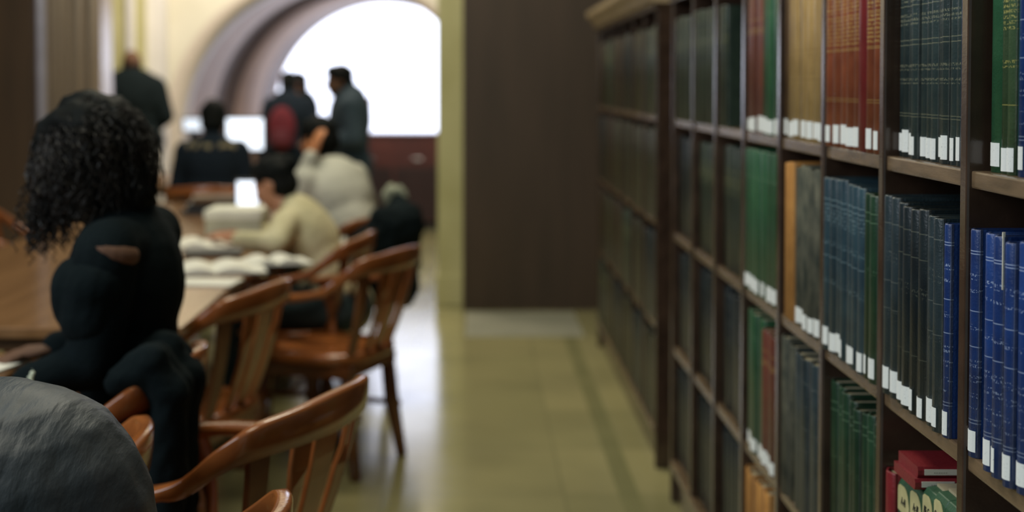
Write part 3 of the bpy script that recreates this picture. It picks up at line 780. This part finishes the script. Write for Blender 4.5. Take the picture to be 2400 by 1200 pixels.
def hand(bm, wr, d, nrm, s=1.0, curl=.5, side=1):
    """palm and five separate fingers; d finger direction, nrm back-of-hand direction, side +1/-1 thumb side"""
    d = Vector(d).normalized(); nrm = Vector(nrm); nrm = (nrm - d * nrm.dot(d)).normalized(); lat = d.cross(nrm) * side
    M3 = Matrix((lat, d, nrm)).transposed()
    ell(bm, Vector(wr) + d * .045 * s, (.040 * s, .052 * s, .015 * s), M3)
    for i, (off, ln) in enumerate(((.028, .068), (.010, .078), (-.010, .072), (-.028, .056))):
        b0 = Vector(wr) + d * .082 * s + lat * off * s
        d1 = (d - nrm * curl * .5).normalized(); d2 = (d - nrm * curl * 1.6).normalized()
        k = b0 + d1 * ln * .5 * s; e = k + d2 * ln * .5 * s
        cap_shape(bm, b0, .0088 * s, k, .0082 * s, 8); cap_shape(bm, k, .0082 * s, e, .0066 * s, 8)
    b0 = Vector(wr) + d * .025 * s + lat * .030 * s
    k = b0 + (lat * .8 + d * .7).normalized() * .038 * s; e = k + (lat * .3 + d - nrm * .3).normalized() * .030 * s
    cap_shape(bm, b0, .012 * s, k, .0095 * s, 8); cap_shape(bm, k, .0095 * s, e, .0075 * s, 8)
def head_shapes(bm, c, f, up, s=1.0):
    f = Vector(f).normalized(); up = Vector(up); up = (up - f * up.dot(f)).normalized(); l = up.cross(f)
    M3 = Matrix((f, l, up)).transposed()
    P = lambda a, b2, c2: Vector(c) + (f * a + l * b2 + up * c2) * s
    ell(bm, P(-.012, 0, .030), (.098*s, .076*s, .088*s), M3)
    ell(bm, P(.022, 0, -.035), (.068*s, .060*s, .080*s), M3)
    ell(bm, P(.060, 0, -.088), (.026*s, .030*s, .022*s), M3)          # chin
    ell(bm, P(.078, 0, .030), (.018*s, .050*s, .012*s), M3)           # brow
    cap_shape(bm, P(.088, 0, .010), .008*s, P(.110, 0, -.028), .014*s)  # nose
    ell(bm, P(.092, 0, -.030), (.014*s, .018*s, .010*s), M3)
    ell(bm, P(.084, 0, -.055), (.014*s, .026*s, .007*s), M3); ell(bm, P(.082, 0, -.067), (.013*s, .022*s, .007*s), M3)
    for q in (-1, 1):
        ell(bm, P(.060, q*.045, -.015), (.024*s, .022*s, .022*s), M3)
        ell(bm, P(.080, q*.030, .006), (.010*s, .014*s, .008*s), M3)
        ell(bm, P(-.008, q*.078, -.008), (.018*s, .009*s, .032*s), M3)
    return P, M3
def human(name, label, base, yaw, pose='sit', s=1.0, lean=10, slean=0, seat=.46, headp=0, heady=0, arms=None, skin=M_skin, top=M_black, legs=M_black,
          hair=None, voxel=.011, bulk=1.0, topdisp=.004, neckfwd=.03, sleeve=.95, width=1.0, hood=None, pad=()):
    root = empty(name, (base[0], base[1], 0)); tag(root, label, 'person')
    fw = Vector((math.cos(R(yaw)), math.sin(R(yaw)), 0)); lf = Vector((-fw.y, fw.x, 0)); U = Vector((0, 0, 1)); B0 = Vector((base[0], base[1], 0))
    W = lambda a, b2, c2: B0 + fw * a + lf * b2 + U * c2
    hz = (seat + .10) if pose == 'sit' else .93 * s
    pel = W(0, 0, hz)
    td = (U * math.cos(R(lean)) + fw * math.sin(R(lean)) + lf * math.sin(R(slean))).normalized()
    sp = pel + td * .24 * s; ch = pel + td * .38 * s; nk = pel + td * .52 * s + fw * neckfwd
    sl = (lf - td * lf.dot(td)).normalized()
    hf = (Matrix.Rotation(R(heady), 3, 'Z') @ fw); hu = (U * math.cos(R(headp)) + hf * math.sin(R(headp))).normalized(); hf2 = (hf * math.cos(R(headp)) - U * math.sin(R(headp))).normalized()
    hd = nk + hu * .150 * s + hf2 * .03
    sh = {k: nk - td * .055 * s + sl * k * .175 * s * width for k in (1, -1)}
    hips = {k: pel + lf * k * .09 for k in (1, -1)}
    if pose == 'sit':
        kn = {k: W(.42, k * .11, seat + .07) for k in (1, -1)}; ft = {k: W(.44, k * .11, .08) for k in (1, -1)}
    else:
        kn = {k: W(.02, k * .10, .50 * s) for k in (1, -1)}; ft = {k: W(-.01, k * .11, .08) for k in (1, -1)}
    el, ha = {}, {}
    arms = arms or {}
    for k in (1, -1):
        e, h_ = arms.get(k, ((.06, .24, .62 if pose == 'sit' else 1.12 * s), (.30, .16, .80) if pose == 'sit' else (.05, .26, .86 * s)))
        el[k] = W(e[0], k * e[1], e[2]); ha[k] = W(h_[0], k * h_[1], h_[2])
    bm = bmesh.new()
    q = .93
    def torso(bm, g):
        M3 = Matrix((td.cross(sl) * -1, sl, td)).transposed()
        ell(bm, pel + td * .02, (.125*g*s, .165*g*s, .13*g), M3); ell(bm, sp, (.105*g*s, .145*g*s, .17*g), M3)
        ell(bm, ch, (.115*g*s, .165*g*s*width, .17*g), M3); cap_shape(bm, sh[1], .062*g*s, sh[-1], .062*g*s)
    torso(bm, q)
    cap_shape(bm, nk - td * .06, .062*s, hd - hu * .05, .053*s)
    P, M3h = head_shapes(bm, hd, hf2, hu, s)
    for k in (1, -1):
        cap_shape(bm, sh[k], .050*s, el[k], .040*s); cap_shape(bm, el[k], .038*s, ha[k], .027*s)
        dd = (ha[k] - el[k]).normalized(); hand(bm, ha[k], dd, U if abs(dd.z) < .8 else lf * k, s, .6, -k)
        cap_shape(bm, hips[k], .082*s, kn[k], .056*s); cap_shape(bm, kn[k], .054*s, ft[k], .036*s); cap_shape(bm, ft[k] - U * .04, .036, ft[k] + fw * .16 - U * .045, .030)
    fused('body', bm, skin, root, voxel)
    # clothes
    g = 1.10 * bulk
    bm = bmesh.new(); torso(bm, g)
    for c_, r_ in pad: ell(bm, W(*c_), r_, Matrix.Rotation(R(yaw), 3, 'Z'))
    cap_shape(bm, nk - td * .10, .075*bulk, nk - td * .01, .064)
    for k in (1, -1):
        cap_shape(bm, sh[k], .064*g*s, el[k], .052*g*s); w_ = el[k].lerp(ha[k], sleeve); cap_shape(bm, el[k], .050*g*s, w_, .036*g*s)
    fused('top', bm, top, root, voxel * 1.1, 3, topdisp, 9)
    bm = bmesh.new()
    for k in (1, -1):
        cap_shape(bm, hips[k], .105*s, kn[k], .072*s); cap_shape(bm, kn[k], .070*s, ft[k] + U * .02, .052*s)
    ell(bm, pel, (.135*s, .175*s, .115))
    fused('trousers', bm, legs, root, voxel * 1.2, 3, .003)
    for k in (1, -1):
        bm = bmesh.new(); cap_shape(bm, ft[k] - U * .030, .046, ft[k] + fw * .16 - U * .042, .036); fused('shoe', bm, M_ink, root, .012, 2)
    for q_ in (-1, 1):
        bm = bmesh.new(); ell(bm, P(.087, q_ * .030, .006), (.006*s, .012*s, .0045*s), M3h); 
        e = link('eye', mesh(bm), M_ink, root); e.matrix_parent_inverse = Matrix.Translation(root.location).inverted()
    if hair: hair(root, P, M3h, s)
    if hood: hood(root, nk, td, sl, hf2)
    return root, P, dict(nk=nk, sh=sh, el=el, ha=ha, pel=pel, hd=hd)
def short_hair(m=M_hair, bun=None, long=False, cut=.0, beard=False):
    def fn(root, P, M3, s):
        bm = bmesh.new()
        ell(bm, P(-.022, 0, .045), (.104*s, .088*s, .092*s), M3); ell(bm, P(-.05, 0, -.01), (.072*s, .082*s, .085*s), M3)
        ell(bm, P(.035, 0, .085), (.060*s, .062*s, .045*s), M3)
        if bun: ell(bm, P(*bun), (.04, .04, .04), M3)
        if long: ell(bm, P(-.05, 0, -.08), (.06*s, .078*s, .10*s), M3)
        fused('hair', bm, m, root, .009, 2, .008, 22)
        if beard:
            bm = bmesh.new(); ell(bm, P(.035, 0, -.078), (.055*s, .056*s, .034*s), M3); fused('beard', bm, m, root, .008, 2, .003, 30)
    return fn

# -- curly haired woman
def curly(root, P, M3, s):
    bm = bmesh.new(); c = P(-.035, 0, .015)
    ell(bm, P(-.03, 0, .03), (.125, .115, .118), M3); ell(bm, P(-.02, 0, -.07), (.11, .10, .11), M3)
    fused('hair', bm, M_hair, root, .012, 2, .018, 16)
    random.seed(3)
    bm = bmesh.new()
    for i in range(1500):
        v = Vector((random.gauss(0, 1), random.gauss(0, 1), random.gauss(.25, 1))).normalized()
        if v.z < -.55: continue
        wv = M3 @ Vector((v.x, v.y, v.z))
        p0 = c + Vector((wv.x * .118, wv.y * .118, wv.z * .115))
        ln = random.uniform(.04, .11); out = random.uniform(.15, 1.0); turns = random.uniform(2, 5); rr = random.uniform(.004, .008)
        a = wv.orthogonal().normalized(); pts = []; n = 14; ph = random.random() * 6.28
        a2 = wv.cross(a)
        for k in range(n + 1):
            t = k / n
            q = p0 + wv * (ln * .42 * out * math.sin(t * 1.9)) + Vector((0, 0, -1)) * (ln * t * t * 1.0)
            an = ph + t * turns * 6.28
            pts.append(q + (a * math.cos(an) + a2 * math.sin(an)) * rr)
        tube(bm, pts, [.0016] * n + [.0006], 3, cap=False)
    # front locks hanging beside the face
    for i in range(150):
        u = random.random(); sd = random.uniform(-.07, .07); p0 = P(.055 + random.uniform(-.04, .04), sd, .05 - u * .06)
        ln = random.uniform(.10, .20); turns = random.uniform(5, 9); rr = random.uniform(.004, .008); ph = random.random() * 6.28; pts = []; n = 30
        for k in range(n + 1):
            t = k / n; q = p0 + Vector((-.035 * math.sin(t * 1.6) , 0, -ln * t)); an = ph + t * turns * 6.28
            pts.append(q + Vector((math.cos(an) * rr, math.sin(an) * rr, 0)))
        tube(bm, pts, [.0018] * n + [.0008], 3, cap=False)
    o = link('curls', mesh(bm), M_hair2, root); o.matrix_parent_inverse = Matrix.Translation(root.location).inverted()
    tag(o, kind='stuff')
Yw = 3.2
r_, P_, J = human('person', 'woman with big black curly hair in black top bowed over her reading, seated in profile', (-.80, Yw), 178, s=1.05, lean=-1, headp=30, neckfwd=-.01, seat=.47,
      arms={1: ((.01, .20, .82), (.14, .25, .785)), -1: ((.06, .20, .80), (.20, .12, .79))}, top=M_black2, hair=curly, voxel=.008, bulk=.98, skin=M_skin2, topdisp=.003)
# puffed sleeve below a bare shoulder band on the near arm
def at_w(px, py, Y): return at(px, py, Y)
bm = bmesh.new()
a1, a2 = J['sh'][1].lerp(J['el'][1], .30), J['el'][1]
cap_shape(bm, a1 + Vector((-.01, -.02, .0)), .070, a2 + Vector((-.005, -.01, .10)), .062); ell(bm, a1.lerp(a2, .12) + Vector((-.050, 0, .0)), (.062, .06, .085))
fused('puff_sleeve', bm, M_black2, r_, .008, 3, .004, 14)
bm = bmesh.new(); ell(bm, J['sh'][1] + Vector((.008, -.018, .006)), (.068, .052, .036), Matrix.Rotation(R(16), 3, 'Y'))
fused('bare_shoulder', bm, M_skin2, r_, .006, 2)
# bracelet
hp = J['ha'][1]; bm = bmesh.new()
random.seed(5)
for k in range(22):
    a = k * 2 * math.pi / 22; bmesh.ops.create_icosphere(bm, subdivisions=1, radius=.007, matrix=Matrix.Translation(hp + Vector((.02 + random.uniform(-.004, .004), math.cos(a) * .036, math.sin(a) * .036))))
o = link('bracelet', mesh(bm), mat('pale green beads', (206, 214, 190), .15), r_, smooth=True); o.matrix_parent_inverse = Matrix.Translation(r_.location).inverted()

# -- grey jacket, close to the camera
human('person', 'person in charcoal grey padded jacket at lower left, only the rounded back showing', (-.57, 1.93), 180, lean=36, headp=25, neckfwd=.08, seat=.46, bulk=1.36, pad=[((.10, 0, .80), (.23, .25, .21))],
      arms={1: ((.25, .26, .76), (.47, .12, .80)), -1: ((.25, .26, .76), (.47, .12, .80))},
      top=mat('grey padded jacket', (54, 61, 66), .5, scale=5, c2=(66, 72, 78), bump=.42, bscale=20, spec=.3, stretch=(2.6, .5, 1.2)), hair=short_hair(), voxel=.007, topdisp=.004)

# -- cream knit
human('person', 'person in cream knit top with dark tied hair, bent over the table', (-.52, 5.68), 168, lean=28, headp=24, neckfwd=.02, s=.84, seat=.42,
      arms={1: ((.20, .25, .80), (.46, .12, .80)), -1: ((.25, .20, .80), (.50, .05, .80))}, top=M_creamk, legs=M_jean, hair=short_hair(bun=(-.10, 0, .06)), skin=M_skin, sleeve=.75)
# -- pale grey shirt
human('person', 'person in pale grey shirt seen from behind, hand raised to the cheek', (at(850, 600, 6.75).x, 6.75), 140, s=.94, lean=25, headp=15, neckfwd=.03, seat=.46,
      arms={1: ((.26, .20, .82), (.20, .14, 1.08)), -1: ((.22, .25, .80), (.42, .10, .80))}, top=M_greyk, legs=M_jean, hair=short_hair(), skin=mat('warm skin', (190, 124, 80), .55), bulk=1.06)
# -- navy coat seated with fur collar
def fur(root, nk, td, sl, hf):
    bm = bmesh.new()
    for k in range(12):
        a = k * 2 * math.pi / 12; ell(bm, nk - td * .03 + sl * math.cos(a) * .125 + td.cross(sl) * math.sin(a) * .10, (.05, .05, .040))
    fused('fur_collar', bm, M_fur, root, .01, 2, .01, 40)
human('person', 'man in navy coat with fur collar seated with his back to us', (at(495, 400, 8.6).x, 8.6), 92, s=.95, lean=4, headp=8, seat=.46, top=M_navy, legs=M_black, hair=short_hair(), hood=fur, bulk=1.12, width=.95, skin=M_skin2)
# -- standing bald man
human('person', 'bald man in long black coat standing with his back to us', (at(314, 300, 11.7).x, 11.7), 100, 'stand', s=.99, lean=1, slean=2, top=M_black, legs=M_black, bulk=1.42, skin=M_skin2, width=1.1, headp=5,
      arms={1: ((.0, .25, 1.15), (.16, .16, 1.05)), -1: ((.0, .25, 1.15), (.16, .16, 1.05))})
# -- standing bearded man in slate
human('person', 'bearded man in slate blue sweater standing in profile before the bright window', (at(818, 300, 9.75).x, 9.75), 195, 'stand', s=.90, lean=-1, top=M_slate, legs=M_navy, bulk=1.32, skin=M_skin2, width=1.15,
      hair=short_hair(beard=True), headp=8, arms={1: ((.0, .26, 1.05), (.22, .16, 1.02)), -1: ((.0, .26, 1.05), (.22, .16, 1.02))})
human('person', 'dark haired person with dark red backpack standing left of the window', (at(672, 300, 12.2).x, 12.2), 80, 'stand', s=.885, lean=2, top=M_navy, legs=M_navy, bulk=1.15, skin=M_skin2, hair=short_hair(), headp=5)
human('person', 'person in dark jacket standing between the red backpack and the bearded man', (at(720, 300, 12.8).x, 12.8), 200, 'stand', s=.885, lean=2, top=M_black, legs=M_navy, bulk=1.1, skin=M_skin2, hair=short_hair(), headp=10)
# red backpack
p0 = at(660, 296, 11.95)
bk = empty('backpack', (p0.x, 11.97, at(660, 350, 11.97).z)); tag(bk, 'dark red backpack worn by the dark haired person near the window', 'backpack')
bm = bmesh.new(); ell(bm, (0, 0, .18), (.12, .08, .19)); box(bm, -.10, .10, -.05, .05, .03, .30, .03); 
me = fused('pack_body', bm, M_red, None, .012, 3); me.parent = bk
bm = bmesh.new(); box(bm, -.07, .07, -.10, -.06, .05, .17, .02); link('pocket', mesh(bm), mat('darker red cloth', (84, 24, 36), .8), bk)

# black coats hung over the chair
def coats():
    root = empty('black_coat', (at(900, 600, 6.3).x, 6.35, .35)); tag(root, 'heap of black coats hung over the chair behind the pale grey shirt', 'coat')
    bm = bmesh.new()
    pts = [(875, 575, 6.3, .10), (905, 540, 6.3, .10), (945, 520, 6.35, .09), (950, 600, 6.35, .075), (945, 670, 6.4, .055), (880, 640, 6.3, .10), (830, 650, 6.25, .08), (850, 590, 6.3, .09), (935, 480, 6.4, .06), (962, 560, 6.4, .05), (950, 640, 6.4, .05), (955, 705, 6.4, .035), (900, 690, 6.4, .04)]
    for i, (a, b2, Y_, r) in enumerate(pts):
        p_ = at(a, b2, Y_) - Vector(root.location); ell(bm, p_, (r, r * .9, r * 1.15))
        if i: cap_shape(bm, prev_, r * .8, p_, r * .8)
        prev_ = p_
    o = fused('coat_cloth', bm, M_black, None, .012, 4, .02, 10); o.parent = root
    bm = bmesh.new(); p_ = at(925, 460, 6.4) - Vector(root.location)
    for k in range(7): ell(bm, p_ + Vector((math.cos(k) * .035, 0, math.sin(k) * .03)), (.03, .03, .028))
    o = fused('fur_trim', bm, mat('pale fur', (130, 134, 116), .95, scale=40, c2=(160, 162, 140), bump=.8), None, .01, 2, .008, 40); o.parent = root
coats()
def coat2():
    root = empty('black_coat', (-.68, 3.1, .3)); tag(root, 'long black coat hung over the chair back behind the curly haired woman', 'coat')
    bm = bmesh.new()
    for y in (2.91, 2.98, 3.05, 3.12):
        p = [(-.735, y, .80), (-.675, y, .835), (-.635, y, .78), (-.645, y, .60), (-.655, y, .40 + .05 * math.sin(y * 40))]
        for a_, b2 in zip(p, p[1:]): cap_shape(bm, Vector(a_) - root.location, .036, Vector(b2) - root.location, .038 + .008 * math.sin(y * 50))
    o = fused('coat_cloth', bm, M_black2, None, .009, 4, .010, 10); o.parent = root
coat2()
print('BOOKS', NB[0])
